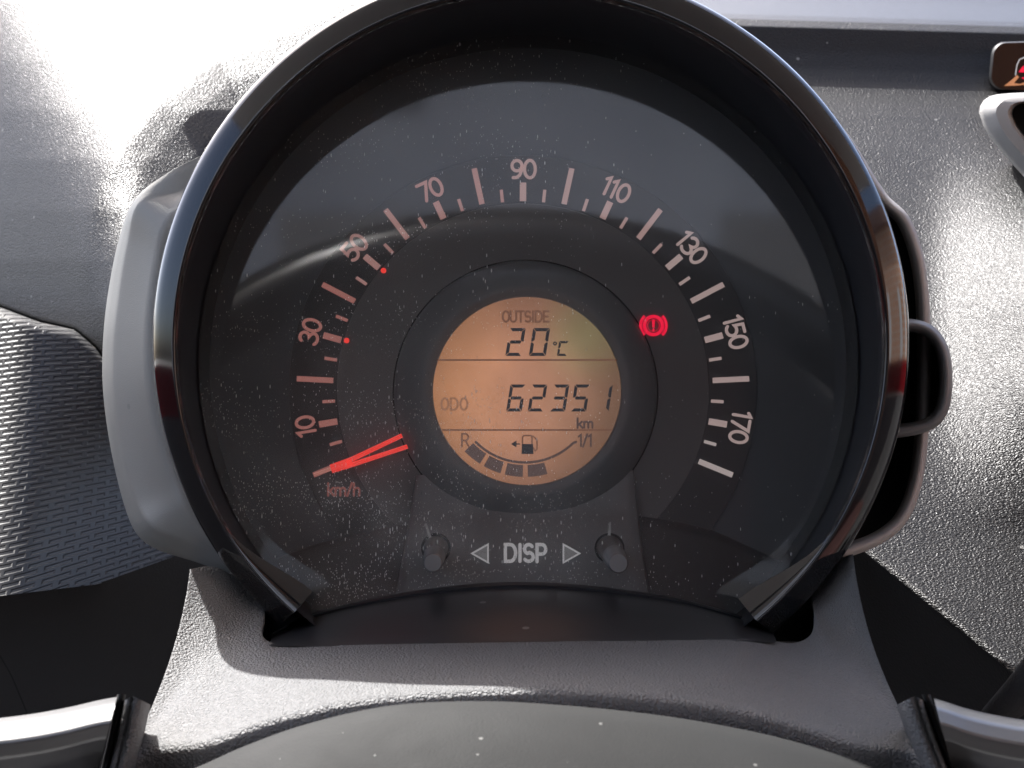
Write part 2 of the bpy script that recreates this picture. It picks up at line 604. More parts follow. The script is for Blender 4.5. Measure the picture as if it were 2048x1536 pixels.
def left_depth(px, py):
    y = lin(py, [-140, 0, 120, 220, 320, 420, 520, 620, 760], [.40, .335, .285, .247, .214, .186, .162, .142, .118])
    y += 6e-5 * (600 - px)
    e = max(0, 120 - (px - .5 * py))
    y += 8e-7 * e * e if e < 230 else .04232 + 3.68e-4 * (e - 230)
    d = crease_dist(px, py)
    k = lin(py, [0, 300, 420, 620], [0.00019, 0.00019, 0.00014, 0.00005])
    y += k * (math.log1p(math.exp(min(d / 4.0, 60))) * 4.0 if d < 240 else d)
    y += lin(d, [60, 130, 300], [0, 0.004, 0.05]) if d > 60 else 0
    return y


def left_seam(px):
    return lin(px, [-200, 0, 80, 150, 190, 215, 260, 420], [560, 610, 640, 655, 690, 724, 760, 800])


cols_ = list(np.linspace(-640, -168, 24)) + list(np.linspace(-160, 760, 116))
rows = []
nv = 110
for i in range(nv):
    r = []
    for px in cols_:
        py = -140 + (left_seam(px) + 140) * i / (nv - 1)
        r.append(W(px, py, left_depth(px, py)))
    rows.append(r)
last = [W(px, left_seam(px) + 3, left_depth(px, left_seam(px)) + 0.004) for px in cols_]
last2 = [W(px, left_seam(px) + 6, left_depth(px, left_seam(px)) + 0.03) for px in cols_]
sheet('left_top_panel', rows + [last, last2], M['dash'], dash)


# woven insert, lower left
def weave_depth(px, py):
    y = 0.135 - 0.07 * (py - 650) / 500
    e = max(0, px - 20 - (700 - py) * .1)
    y += 1e-7 * (px + 120) ** 2 + (1.3e-6 * e * e if e < 100 else .013 + 2.6e-4 * (e - 100))
    return y


rows, uvs = [], []
for i in range(70):
    r = []
    for px in np.linspace(-560, 460, 100):
        t = left_seam(px) + 6
        b = lin(px, [-120, 0, 200, 340, 460], [1205, 1192, 1168, 1118, 1060])
        q = i / 69
        py = t + (b - t) * q
        roll = 0.010 * max(0, 1 - (py - t) / 14) ** 2
        r.append(W(px, py, weave_depth(px, py) + roll))
        uvs.append((px, py))
    rows.append(r)
ret = [[W(px, left_seam(px) + 6 - d, weave_depth(px, left_seam(px) + 6) + .010 + y) for px in np.linspace(-560, 300, 80)] for y, d in ((.001, 0), (.06, 1), (.30, 2))]
sheet('panel_return', ret, M['dash_low'], dash)
wv = sheet('woven_panel', rows, weave_mat(), dash, label='dark panel embossed with a basket weave pattern')
me = wv.data
ul = me.uv_layers.new(name='UVMap')
for lp in me.loops:
    v = me.vertices[lp.vertex_index].co + BASE[dash]
    k = S * (D + v.y) / D
    ul.data[lp.index].uv = (v.x / S / 1.2, v.z / S / 1.2)

# lower left panel
rows = []
for i in range(24):
    q = i / 23
    r = []
    for px in np.linspace(-560, 620, 56):
        t = lin(px, [-120, 0, 200, 340, 460, 620], [1203, 1190, 1166, 1116, 1058, 1058])
        py = t + (1640 - t) * q
        r.append(W(px, py, 0.12 + 0.02 * q ))
    rows.append(r)
sheet('lower_left_panel', rows, M['dash_low'], dash)
# faint seam and round screw cap on the lower panel
v, f = stroke(interp([(0, 1312), (22, 1350), (40, 1392), (60, 1440)], 12), 3)
obj('panel_seam', [W(p[0], p[1], 0.1195) for p in v], f, M['groove'], dash, smooth=False)


# right-hand panel: ledge, recess, sloping face
RP = [(-30, .62), (0, .52), (18, .42), (34, .342), (44, .328), (58, .322), (105, .320), (140, .316), (165, .310), (185, .301), (205, .288), (230, .275), (265, .262), (300, .249), (450, .205), (600, .165), (800, .122), (1000, .085), (1200, .05), (1500, .0)]


def right_depth(px, py):
    p = py - (px - 1700) * 0.028
    y = lin(p, [a for a, _ in RP], [b for _, b in RP])
    if p > 215:
        w = min(1, (p - 215) / 300)
        w = w * w * (3 - 2 * w)
        w *= lin(p, [600, 750, 950, 1050], [1, .8, .2, 0])
        y -= w * .00010 * (px - 1880 + 45 * math.log(2 * math.cosh((px - 1880) / 45)))
    return y


def right_seam(px):
    return lin(px, [1000, 1690, 2200, 2560], [1060, 1072, 1488, 1600])


pys = list(np.linspace(-30, 30, 8)) + list(np.linspace(33, 62, 14)) + list(np.linspace(70, 185, 16)) + list(np.linspace(190, 240, 16))
qs = [p for p in np.linspace(0, 1, 60)[1:]]
rows = []
pxs = list(np.linspace(1260, 2180, 70)) + list(np.linspace(2210, 2560, 14))
for p in pys:
    rows.append([W(px, p + (px - 1700) * 0.028, right_depth(px, p + (px - 1700) * 0.028)) for px in pxs])
for q in qs:
    r = []
    for px in pxs:
        t = 240 + (px - 1700) * 0.028
        py = t + (right_seam(px) - t) * q
        r.append(W(px, py, right_depth(px, py)))
    rows.append(r)
rows.append([W(px, right_seam(px) + 2, right_depth(px, right_seam(px)) + 0.004) for px in pxs])
rows.append([W(px, right_seam(px) + 3, right_depth(px, right_seam(px)) + 0.02) for px in pxs])
# smooth the vertical profile a little
A = np.array(rows)
sheet('right_top_panel', rows, M['dash'], dash)

rows = []
for i in range(24):
    q = i / 23
    r = []
    for px in np.linspace(1500, 2560, 56):
        t = right_seam(px) + 2
        b = 1660
        py = t + (b - t) * q
        y0 = right_depth(px, right_seam(px)) + 0.004
        r.append(W(px, py, y0 + 0.016 * max(0, 1 - q * 14) ** 2 * 0 + 0.05 * q))
    rows.append(r)
sheet('lower_right_panel', rows, M['dash_low'], dash)

# ================================================================== air vent, far right
vent = thing('air_vent', 'light grey round air vent surround at the right edge of the dashboard', 'air vent', W(2110, 290, 0.22))
out = [(1958, 226), (1963, 206), (1982, 192), (2015, 187), (2060, 185), (2130, 184), (2200, 200), (2250, 250), (2270, 330), (2250, 410), (2190, 440), (2130, 425), (2080, 386), (2040, 345), (2000, 300), (1972, 262)]
out = interp(out + [out[0]], 64)[:-1]
cx, cy = 2125, 292
rows = []
for k, y in ((1.0, .235), (1.0, .212), (0.985, .203), (0.95, .195), (0.80, .189), (0.66, .188), (0.62, .191), (0.60, .22)):
    ox, oy = (0, 0)
    lift = (1 - k) * -60
    rows.append([W(cx + (x - cx) * k, cy + (y_ - cy) * k + lift, y) for x, y_ in out])
sheet('vent_bezel', rows, M['shell_edge'], vent, closed=True, sharp=40)
ring = [(cx + (x - cx) * .61, cy + (y_ - cy) * .61 - 23) for x, y_ in out]
obj('vent_well', [W(x, y, .218) for x, y in ring], [tuple(range(len(ring)))], M['dark'], vent, smooth=False)
for j in range(5):
    yy = cy - 100 + j * 42
    v, f = box_verts(W(cx, yy, .208), (0.009, 0, 0), (0, .004, .001), (0, 0, .0008))
    obj('vane', v, f, M['dash_low'], vent, smooth=False)

# ================================================================== centre display, far right
disp = thing('centre_display', 'glossy black display corner with red and orange marks above the air vent', 'display', W(2100, 135, 0.29))
rc = []
for (ax, ay, a0) in ((2010, 112, 90), (2006, 152, 180), (2240, 165, 270), (2240, 105, 0)):
    rc += [(ax + 28 * math.cos(R(a0 + 90 * i / 6)), ay - 28 * math.sin(R(a0 + 90 * i / 6))) for i in range(7)]
rows = []
cx, cy = 2120, 134
for k, y in ((1.0, .315), (1.0, .292), (0.985, .288), (0.965, .287)):
    rows.append([W(cx + (x - cx) * k, cy + (y_ - cy) * k, y) for x, y_ in rc])
sheet('display_case', rows, M['dark'], disp, closed=True)
sc = [(cx + (x - cx) * .965, cy + (y_ - cy) * .965) for x, y_ in rc]
scr = obj('screen', [W(x, y, .287) for x, y in sc], [tuple(range(len(sc)))], M['gloss'], disp, smooth=False)
white = mat('mark_white', (0.6, 0.6, 0.6), .5, emit=(.4, .4, .4), es=GLOW)  # flat emissive marks set on the screen in white, red and orange
orange = mat('mark_orange', (0.5, 0.2, 0.08), .5, emit=(.35, .15, .07), es=GLOW)
v, f = stroke([(2031, 150), (2034, 130), (2039, 119), (2048, 115), (2110, 115), (2120, 122), (2122, 150)], 1.8)
obj('white_frame', [W(p[0], p[1], .2865) for p in v], f, white, scr, smooth=False)
for poly in ([(2037, 144), (2044, 134), (2056, 126), (2072, 142), (2060, 146)], [(2042, 156), (2056, 152), (2074, 156), (2058, 161)]):
    obj('red_mark', [W(a, b, .2866) for a, b in poly], [tuple(range(len(poly)))], M['warn'], scr, smooth=False)
for poly in ([(2008, 172), (2022, 161), (2034, 150), (2038, 154), (2028, 166), (2040, 168), (2056, 162), (2060, 168), (2036, 171)],):
    obj('orange_streak', [W(a, b, .2864) for a, b in poly], [tuple(range(len(poly)))], orange, scr, smooth=False)

# ================================================================== instrument cluster
CL = Vector(W(1048, 1180, 0.02))
cl = thing('instrument_cluster', 'round speedometer pod with gloss black bezel and orange digital readout', 'speedometer', CL)
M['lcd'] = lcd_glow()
M['lens'] = lens_mat()


def ringrows(prof, a0, a1, n):
    return [[W(cx + r * math.cos(R(a0 + (a1 - a0) * i / n)), cy - r * math.sin(R(a0 + (a1 - a0) * i / n)), y) for i in range(n + 1)] for cx, cy, r, y in prof]


A0, A1 = -50.5, 228.5
prof = [(1057, 696, 640, .055), (1060, 688, 733, .0), (1062, 684, 755, -.0215), (1062, 684, 757, -.0243), (1062, 684, 755, -.0262), (1062, 684, 750, -.0273),
        (1061.5, 685, 742, -.0281), (1061, 687, 730, -.0289), (1060.5, 690, 718, -.0295), (1060, 691, 713, -.0297), (1060, 692, 709.5, -.0293), (1060, 693, 707, -.0275), (1060, 693, 705, -.0270)]
rows = ringrows(prof, A0, A1, 160)
bz = sheet('bezel_ring', rows, M['gloss'], cl)
# end faces of the bezel, at the bottom
for e in (0, -1):
    pts = [r[e] for r in rows]
    obj('bezel_end', pts, [tuple(range(len(pts)))], M['gloss'], cl, smooth=False)
# widened gloss feet where the bezel meets the ledge
for a_in, a_out in ((-30, -50.5), (209, 228.5)):
    rows = []
    for q in (-.03, 0, .15, .4, .7, .93, 1, 1.01, 1.02):
        r = []
        for i in range(31):
            t = i / 30
            th = R(a_in + (a_out - a_in) * t)
            u = t * t * (3 - 2 * t)
            k = max(q, 0)
            rr = 710 - 54 * u * k + (4 if q < 0 else 0)
            y = -.0296 + .0036 * u * k ** 1.3 + (.004 if q < 0 or q > 1 else 0) + (.02 if q > 1.015 else 0)
            r.append(W(1060 + rr * math.cos(th), 692 - rr * math.sin(th), y))
        r.append(W(1060 + rr * math.cos(th), 692 - rr * math.sin(th), y + .02))
        rows.append(r)
    sheet('bezel_foot', rows, M['gloss'], cl, sharp=50)
prof = [(1060, 693, 705, -.0270), (1060, 694, 702, -.0262), (1059, 699, 696, -.022), (1057, 718, 665, .0), (1056, 733, 636, .022)]
tun = sheet('inner_wall', ringrows(prof, -90, 270, 180), M['tunnel'], cl)

# dial face
YD = 0.020
DC = (1046, 779)


def disc(cx, cy, r, y, n=120):
    return [W(cx + r * math.cos(2 * math.pi * i / n), cy - r * math.sin(2 * math.pi * i / n), y) for i in range(n)]


pts = disc(1056, 733, 642, YD + .0015)
dial = obj('dial_face', pts, [tuple(range(len(pts)))], M['dial'], cl, smooth=False)


def annulus(name, r0, r1, a0, a1, y, m, parent, n=120, bev=0.0004):
    rows = []
    for r, yy in ((r1 + .5, y + bev * 2), (r1, y), (r0, y), (r0 - .5, y + bev * 2)):
        rows.append([W(DC[0] + r * math.cos(R(a0 + (a1 - a0) * i / n)), DC[1] - r * math.sin(R(a0 + (a1 - a0) * i / n)), yy) for i in range(n + 1)])
    return sheet(name, rows, m, parent, smooth=False)


annulus('scale_band', 372, 468, -66, 246, YD, M['band'], dial)
annulus('inner_disc', 240, 371.5, -66, 246, YD, M['inner'], dial)


def ang(v):
    return 202.2 - 1.2467 * v


def pm(v):
    return M['print%d' % min(4, max(0, int(v / 180 * 4.2)))]


YT = YD - 0.0008
for v_ in range(0, 181, 5):
    if v_ % 20 == 0:
        r0, r1, w = 380, 453, 11
    elif v_ % 10 == 0:
        r0, r1, w = 377, 414, 13
    else:
        r0, r1, w = 377, 402, 6.5
    a = R(ang(v_))
    if v_ == 0:
        r0 = 372
    dx, dy = math.cos(a), math.sin(a)
    q = [(r0 * dx - w / 2 * dy, r0 * dy + w / 2 * dx), (r1 * dx - w / 2 * dy, r1 * dy + w / 2 * dx),
         (r1 * dx + w / 2 * dy, r1 * dy - w / 2 * dx), (r0 * dx + w / 2 * dy, r0 * dy - w / 2 * dx)]
    flat('tick_mark', q, [(0, 3, 2, 1)], DC[0], DC[1], YT, pm(v_), dial)
for v_ in range(10, 180, 20):
    a = ang(v_)
    v, f = text2d(str(v_), 40, 6.2, gap=0.05)
    flat('dial_number', v, f, DC[0] + 441 * math.cos(R(a)), DC[1] - 441 * math.sin(R(a)), YT, pm(v_), dial, rot=R(a - 90), t=.0002)
for px, py in ((693, 681), (767, 541)):
    v = [(5.5 * math.cos(i * math.pi / 6), 5.5 * math.sin(i * math.pi / 6)) for i in range(12)]
    flat('red_dot', v, [tuple(range(12))], px, py, YT, M['red'], dial)
v, f = text2d('km/h', 27, 4.2, gap=0.06, wide=1.05)
flat('unit_lettering', v, f, 687, 979, YT, mat('unit_print', (0.36, 0.12, 0.10), .6, emit=(.14, .05, .04), es=GLOW), dial)

# brake warning light
wl = None
ring2 = lambda r0, r1, a0, a1, n=24: ([(r * math.cos(R(a0 + (a1 - a0) * i / n)), r * math.sin(R(a0 + (a1 - a0) * i / n))) for r in (r0, r1) for i in range(n + 1)],
                                     [(i, i + 1, n + 2 + i, n + 1 + i) for i in range(n)])
wc = (1307, 651)
v, f = ring2(14.5, 21.5, 0, 360, 36)
wl = flat('brake_warning_light', v, f, *wc, YT, M['warn'], cl)
for a in (0, 180):
    v, f = ring2(22.8, 28.5, a - 47, a + 47, 18)
    flat('warning_arc', v, f, *wc, YT, M['warn'], wl)
v, f = ring2(11.2, 12.2, 0, 360, 30)
flat('warning_circle', v, f, *wc, YT, M['warn'], wl)
v = [(-3, 11), (3, 11), (2.2, -4), (-2.2, -4)]
flat('warning_bar', v, [(0, 3, 2, 1)], *wc, YT, M['warn'], wl)
v = [(2.6 * math.cos(i * math.pi / 5), -8.5 + 2.6 * math.sin(i * math.pi / 5)) for i in range(10)]
flat('warning_point', v, [tuple(range(10))], *wc, YT, M['warn'], wl)

# lower skirt of the dial, turning towards the driver
arcA = interp([(430, 1160), (560, 1113), (640, 1086), (820, 1043), (1048, 1022), (1250, 1027), (1400, 1052), (1500, 1094), (1640, 1160)], 60)
rows = []
for q, y in ((0, YD + .001), (0.02, YD - .0008), (0.10, YD - .0022), (1, .004)):
    rows.append([W(px, py + (1300 - py) * q * 0.9, y) for px, py in arcA])
sheet('dial_skirt', rows, M['skirt'], cl)

# collar round the digital readout
prof = [(1051, 785, 263, YD - .0002), (1051, 785, 261, YD - .0022), (1051, 785, 257, YD - .0030), (1052, 784, 235, YD - .0058), (1053, 783, 212, YD - .0078), (1054, 782, 200, YD - .0080), (1054, 782, 194, YD - .0074), (1054, 782, 187, .0125)]
sheet('readout_collar', ringrows(prof, 0, 360, 120), M['collar'], cl)
rows = ringrows([(1051, 785, 266, YD - .0004), (1051, 785, 263, YD - .0006)], 0, 360, 120)
sheet('collar_groove', rows, M['groove'], cl)
pts = disc(1054, 782, 188, .012)
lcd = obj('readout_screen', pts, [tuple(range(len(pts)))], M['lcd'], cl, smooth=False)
YL = 0.0115

SEG = {'0': 'abcdef', '1': 'bc', '2': 'abged', '3': 'abgcd', '5': 'afgcd', '6': 'afgcde', 'C': 'afed'}


def seven(ch, h, w, t):
    """seven-segment digit, centred, y up"""
    g = t * 0.16
    H, X = h / 2, w / 2
    i = t / 2
    polys = {
        'a': [(-X + g, H), (X - g, H), (X - t, H - t), (-X + t, H - t)],
        'd': [(-X + t, -H + t), (X - t, -H + t), (X - g, -H), (-X + g, -H)],
        'g': [(-X + i + g, 0), (-X + t, i), (X - t, i), (X - i - g, 0), (X - t, -i), (-X + t, -i)],
        'f': [(-X, H - g), (-X + t, H - t - g), (-X + t, i + g), (-X + i, g), (-X, g)],
        'b': [(X, H - g), (X, g), (X - i, g), (X - t, i + g), (X - t, H - t - g)],
        'e': [(-X, -g), (-X + i, -g), (-X + t, -i - g), (-X + t, -H + t + g), (-X, -H + g)],
        'c': [(X, -g), (X, -H + g), (X - t, -H + t + g), (X - t, -i - g), (X - i, -g)],
    }
    vs, fs = [], []
    for s_ in SEG[ch]:
        k = len(vs)
        vs += [(x + y * 0.16, y) for x, y in polys[s_]]
        fs.append(tuple(range(k, k + len(polys[s_]))))
    return vs, fs


def seg(ch, cx, cy, h, w, t, m, name='digit'):
    v, f = seven(ch, h, w, t)
    flat(name, v, f, cx, cy, YL, m, lcd, t=.0001)


seg('2', 1031, 684, 56, 32, 6.5, M['lcd_dark'])
seg('0', 1079, 684, 56, 34, 6.5, M['lcd_dark'])
seg('C', 1126, 697, 30, 20, 4.6, M['lcd_dark'], 'degree_unit')
v, f = ring2(1.6, 4.2, 0, 360, 10)
flat('degree_sign', v, f, 1110, 687, YL, M['lcd_dark'], lcd, t=.0001)
for ch, x in (('6', 1032), ('2', 1075), ('3', 1119), ('5', 1161), ('1', 1206)):
    seg(ch, x, 796, 54, 31, 6.2, M['lcd_dark'])


def lcdtext(t, h, th, x, y, m, **kw):
    v, f = text2d(t, h, th, **kw)
    flat('readout_lettering', v, f, x, y, YL, m, lcd, t=.0001)


lcdtext('OUTSIDE', 24, 4.0, 1051, 633, M['lcd_faint'], gap=.06, wide=0.98)
lcdtext('ODO', 26, 4.0, 908, 808, M['lcd_ghost'], gap=.1)
lcdtext('km', 21, 4.2, 1170, 846, M['lcd_mid'], wide=1.15, gap=.1)
lcdtext('R', 28, 3.6, 930, 880, M['lcd_faint'])
lcdtext('1/1', 26, 4.0, 1170, 881, M['lcd_mid'], gap=.02)
for y, x0, x1 in ((720, 874, 1234), (860, 884, 1224)):
    flat('divider_line', [(x0, 1.7), (x0, -1.7), (x1, -1.7), (x1, 1.7)], [(0, 1, 2, 3)], 0, y, YL, M['lcd_faint'], lcd, t=.0001)
# fuel scale
FC = (1050, 786)
v, f = stroke([(FC[0] + 139 * math.sin(R(a)), FC[1] + 139 * math.cos(R(a))) for a in np.linspace(-45, 44, 30)] + [(1152, 884)], 5)
obj('fuel_scale', [W(p[0], p[1], YL) for p in v], f, M['lcd_mid'], lcd, smooth=False)
for a0, a1 in ((-46, -32.5), (-29.5, -17), (-14, -1.5), (2, 15.5)):
    pp = [(FC[0] + r * math.sin(R(a)), FC[1] + r * math.cos(R(a))) for r, A in ((144, np.linspace(a0, a1, 5)), (168, np.linspace(a1, a0, 5))) for a in A]
    obj('fuel_bar', [W(p[0], p[1], YL) for p in pp], [tuple(range(10))], M['lcd_mid'], lcd, smooth=False)
# pump symbol
v, f = stroke([(1045, 906), (1045, 874), (1048, 871), (1062, 871), (1064, 874), (1064, 906)], 3)
obj('pump_outline', [W(p[0], p[1], YL) for p in v], f, M['lcd_faint'], lcd, smooth=False)
obj('pump_body', [W(x, y, YL - .0001) for x, y in ((1044, 888), (1066, 888), (1067, 908), (1043, 908))], [(0, 1, 2, 3)], M['lcd_dark'], lcd, smooth=False)
v, f = stroke([(1066, 872), (1074, 880), (1074, 898), (1070, 902), (1067, 896)], 2.6)
obj('pump_hose', [W(p[0], p[1], YL) for p in v], f, M['lcd_faint'], lcd, smooth=False)
obj('pump_arrow', [W(x, y, YL) for x, y in ((1022, 888), (1033, 881), (1033, 895))], [(0, 1, 2)], M['lcd_dark'], lcd, smooth=False)
v, f = stroke([(1032, 888), (1039, 888)], 2.4)
obj('pump_arrow_stem', [W(p[0], p[1], YL + .0001) for p in v], f, M['lcd_dark'], lcd, smooth=False)

# needle
YN = YD - .0045
nd = None


def bar(name, a, b, w0, w1, y, t, m, parent):
    a, b = Vector(a), Vector(b)
    d = (b - a).normalized()
    n = Vector((-d.y, d.x))
    top = [a + n * w0 / 2 * .55, b + n * w1 / 2 * .55, b - n * w1 / 2 * .55, a - n * w0 / 2 * .55]
    bot = [a + n * w0 / 2, b + n * w1 / 2, b - n * w1 / 2, a - n * w0 / 2]
    vs = [W(p.x, p.y, y - t) for p in top] + [W(p.x, p.y, y) for p in bot]
    fs = [(0, 1, 2, 3), (0, 4, 5, 1), (1, 5, 6, 2), (2, 6, 7, 3), (3, 7, 4, 0)]
    return obj(name, vs, fs, m, parent, smooth=False)


nd = bar('needle', (662, 938), (704, 924), 18, 20, YN, .0008, M['red'], cl)
bar('needle_prong', (688, 926), (804, 871), 10, 9, YN + .0001, .0009, M['red'], nd)
bar('needle_prong', (690, 934), (815, 893), 10, 9, YN + .0001, .0009, M['red'], nd)
bar('needle_tip', (628, 949), (664, 937), 5, 8, YN + .0005, .0007, M['tip'], nd)

# button panel under the readout
PL = [(835, 950), (826, 1010), (815, 1080), (804, 1140), (790, 1215)]
PR = [(1266, 940), (1272, 1010), (1279, 1080), (1288, 1140), (1300, 1215)]


def panel_y(px, py):
    return lin(py, [940, 1020, 1060, 1215], [.0182, .0158, .0120, .0020])


rows = []
for q in np.linspace(0, 1, 16):
    l = interp(PL, 16)[int(round(q * 15))]
    r = interp(PR, 16)[int(round(q * 15))]
    row = []
    for j in np.linspace(0, 1, 24):
        px, py = l[0] + (r[0] - l[0]) * j, l[1] + (r[1] - l[1]) * j
        row.append(W(px, py, panel_y(px, py)))
    row = [W(l[0] - 4, l[1], panel_y(*l) + .006), W(l[0] - 1, l[1], panel_y(*l) + .0006)] + row + [W(r[0] + 1, r[1], panel_y(*r) + .0006), W(r[0] + 4, r[1], panel_y(*r) + .006)]
    rows.append(row)
pnl = sheet('button_panel', rows, M['panel'], cl)
py_ = lambda dx: (lambda px, py: panel_y(px, py) - dx)
v, f = text2d('DISP', 38, 6.6, gap=0.09, wide=1.0)
flat('button_lettering', v, f, 1050, 1106, py_(.0006), M['letter'], pnl, t=.0006)
for px, d in ((961, -1), (1142, 1)):
    tri = [(d * 17, 0), (-d * 15, 18), (-d * 15, -18)]
    fs = [(0, 1, 2)] if d > 0 else [(0, 1, 2)]
    flat('arrow_mark', tri, fs, px, 1107, py_(.0006), M['arrow'], pnl, t=.0006)
    v, f = stroke(tri, 3.2, True)
    flat('arrow_outline', v, f, px, 1107, py_(.0009), M['letter'], pnl, t=.0006)


def knob(base, front):
    rows = []
    (bx, by, br, byy), (fx, fy, fr, fyy) = base, front
    n = 40
    for q, k in ((0, 1.12), (.03, 1.12), (.08, 1.0), (.55, 1.0), (.58, .96), (.62, .92), (.95, .92), (.985, .88), (1, .80)):
        cx, cy = bx + (fx - bx) * q, by + (fy - by) * q
        r = br + (fr - br) * q
        y = byy + (fyy - byy) * q
        rows.append([W(cx + r * k * math.cos(2 * math.pi * i / n), cy - r * k * math.sin(2 * math.pi * i / n), y) for i in range(n)])
    v, f = grid(rows, True)
    f.append(tuple(range(len(v) - n, len(v))))
    return obj('reset_button', v, f, M['knob'], cl, sharp=35)


for tri in ([(849, 1047), (853, 1046), (866, 1082), (860, 1084)], [(1219, 1044), (1222, 1044), (1221, 1080), (1214, 1080)]):  # light streaks above the knobs, painted on as thin pale wedges
    obj('button_glint', [W(x, y, panel_y(x, y) - .0007) for x, y in tri], [(0, 1, 2, 3)], M['arrow'], pnl, smooth=False)
for hx, hy in ((872, 1096), (1219, 1096)):  # dark disc laid round each knob to paint in its shadow
    ring_ = [(hx + 30 * math.cos(2 * math.pi * i / 40), hy + 30 * math.sin(2 * math.pi * i / 40)) for i in range(40)]
    obj('button_shade', [W(x, y, panel_y(x, y) - .0005) for x, y in ring_], [tuple(range(40))], M['groove'], pnl, smooth=False)
knob((872, 1098, 23, .010), (866, 1126, 21, -.016))
knob((1219, 1098, 24, .010), (1237, 1127, 22, -.016))

# clear lens, leaning back a little
LT = math.tan(R(5.25))
cx, cz, lr = W(1057, 0, 0)[0], W(0, 716, 0)[2], 0.0826
v = [(cx, cz * LT, cz)]
f = []
nr, na = 10, 96
for i in range(1, nr + 1):
    for j in range(na):
        a = 2 * math.pi * j / na
        x, z = cx + lr * i / nr * math.cos(a), cz + lr * i / nr * math.sin(a)
        v.append((x, z * LT, z))
for j in range(na):
    f.append((0, 1 + j, 1 + (j + 1) % na))
for i in range(nr - 1):
    for j in range(na):
        a, b = 1 + i * na, 1 + (i + 1) * na
        f.append((a + j, b + j, b + (j + 1) % na, a + (j + 1) % na))
obj('lens', v, f, M['lens'], cl, label='clear dusty plastic lens over the dial')

# ledge under the lens
e0 = interp([(545, 1266), (600, 1236), (640, 1221), (830, 1181), (1048, 1163), (1300, 1186), (1470, 1227), (1545, 1262)], 70)
e1 = interp([(540, 1287), (640, 1285), (830, 1284), (1048, 1280), (1300, 1276), (1470, 1275), (1552, 1280)], 70)
rows = []
for q, y, dp in ((0, .004, 2), (0, -.0055, 0), (.0, -.0068, 1), (.03, -.0080, 3), (.05, -.0078, 5), (.07, -.0086, 6), (.2, -.016, 0), (.5, -.029, 0), (.8, -.040, 0), (1, -.047, 0), (1.05, -.051, 4)):
    rows.append([W(a[0] + (b[0] - a[0]) * q, a[1] + (b[1] - a[1]) * q + dp, y) for a, b in zip(e0, e1)])
sheet('lower_ledge', rows, M['ledge'], cl, sharp=50)

# silver left flank of the pod
OUT = [(400, 312, -.002), (335, 346, -.001), (270, 398, .004), (240, 470, .014), (217, 580, .024), (206, 680, .026), (206, 780, .026), (222, 900, .024), (250, 1015, .020), (275, 1070, .016), (312, 1098, .012), (385, 1122, .006), (460, 1148, .0)]
RID = [(405, 366, -.002), (352, 384, -.002), (277, 408, .000), (258, 480, .004), (241, 580, .008), (230, 680, .010), (230, 780, .010), (247, 900, .008), (276, 1005, .004), (300, 1048, .000), (335, 1066, -.002), (400, 1085, -.004), (465, 1112, -.006)]
INN = []
for (x, y, d) in RID:
    yy = y + 6
    INN.append((1062 - math.sqrt(748 ** 2 - (yy - 684) ** 2) + 6, yy, -.0085))
n = 90
o_, r_, i_ = interp(OUT, n), interp(RID, n), interp(INN, n)
rows = [[W(1048 + (p[0] - 1048) * .80, 740 + (p[1] - 740) * .80, .07) for p in o_],
        [W(p[0] + 3, p[1], p[2] + .006) for p in o_], [W(*p) for p in o_]]
for q in (.35, .7, .88, 1):
    rows.append([W(a[0] + (b[0] - a[0]) * q, a[1] + (b[1] - a[1]) * q, a[2] + (b[2] - a[2]) * (1 - (1 - q) ** 1.4)) for a, b in zip(o_, r_)])
for q in (.06, .3, .6, 1):
    rows.append([W(a[0] + (b[0] - a[0]) * q, a[1] + (b[1] - a[1]) * q, a[2] + (b[2] - a[2]) * q) for a, b in zip(r_, i_)])
rows.append([W(p[0] + 30, p[1], .02) for p in i_])
sheet('left_flank', rows, M['shell'], cl, label='matt silver left side shell of the pod')

# grey right flank: thin shell seen edge on
PTH = [(1490, 90, .03), (1592, 156, .02), (1692, 264, .018), (1772, 388, .014), (1816, 432, .012), (1843, 500, .012), (1856, 580, .014), (1860, 660, .016), (1861, 760, .016), (1856, 870, .015), (1843, 968, .012), (1814, 1042, .008), (1768, 1084, .003), (1690, 1116, -.003), (1640, 1130, -.006)]
p_ = interp(PTH, 110)
rows = []
n = len(p_)
for off, dy in ((-30, .02), (-27, .006), (-22, .0), (-14, -.003), (-6, -.0028), (0, .001), (1, .012), (-10, .045)):
    r = []
    for i in range(n):
        a, b = Vector(p_[max(0, i - 1)][:2]), Vector(p_[min(n - 1, i + 1)][:2])
        d = (b - a).normalized()
        nn = Vector((d.y, -d.x)) * -1
        nn = Vector((-d.y, d.x)) * -1
        r.append(W(p_[i][0] + nn.x * off, p_[i][1] + nn.y * off, p_[i][2] + dy))
    rows.append(r)
fl = []
for off, dy, y in ((-24, .006, None), (-45, .016, None), (-75, .02, None), (-170, 0, .0)):
    r = []
    for i in range(n):
        a, b = Vector(p_[max(0, i - 1)][:2]), Vector(p_[min(n - 1, i + 1)][:2])
        d = (b - a).normalized()
        nn = Vector((d.y, -d.x))
        r.append(W(p_[i][0] + nn.x * off, p_[i][1] + nn.y * off, y if y is not None else p_[i][2] + dy))
    fl.append(r)
q = [Vector((p[0] - 1060, p[1] - 690)).normalized() for p in p_]
fl[-1] = [W(1060 + d.x * 724, 690 + d.y * 724, -.004) for d in q]
sheet('flank_inner', fl, M['groove'], cl)
sheet('right_flank', rows, M['shell_edge'], cl, label='thin grey right side shell of the pod')

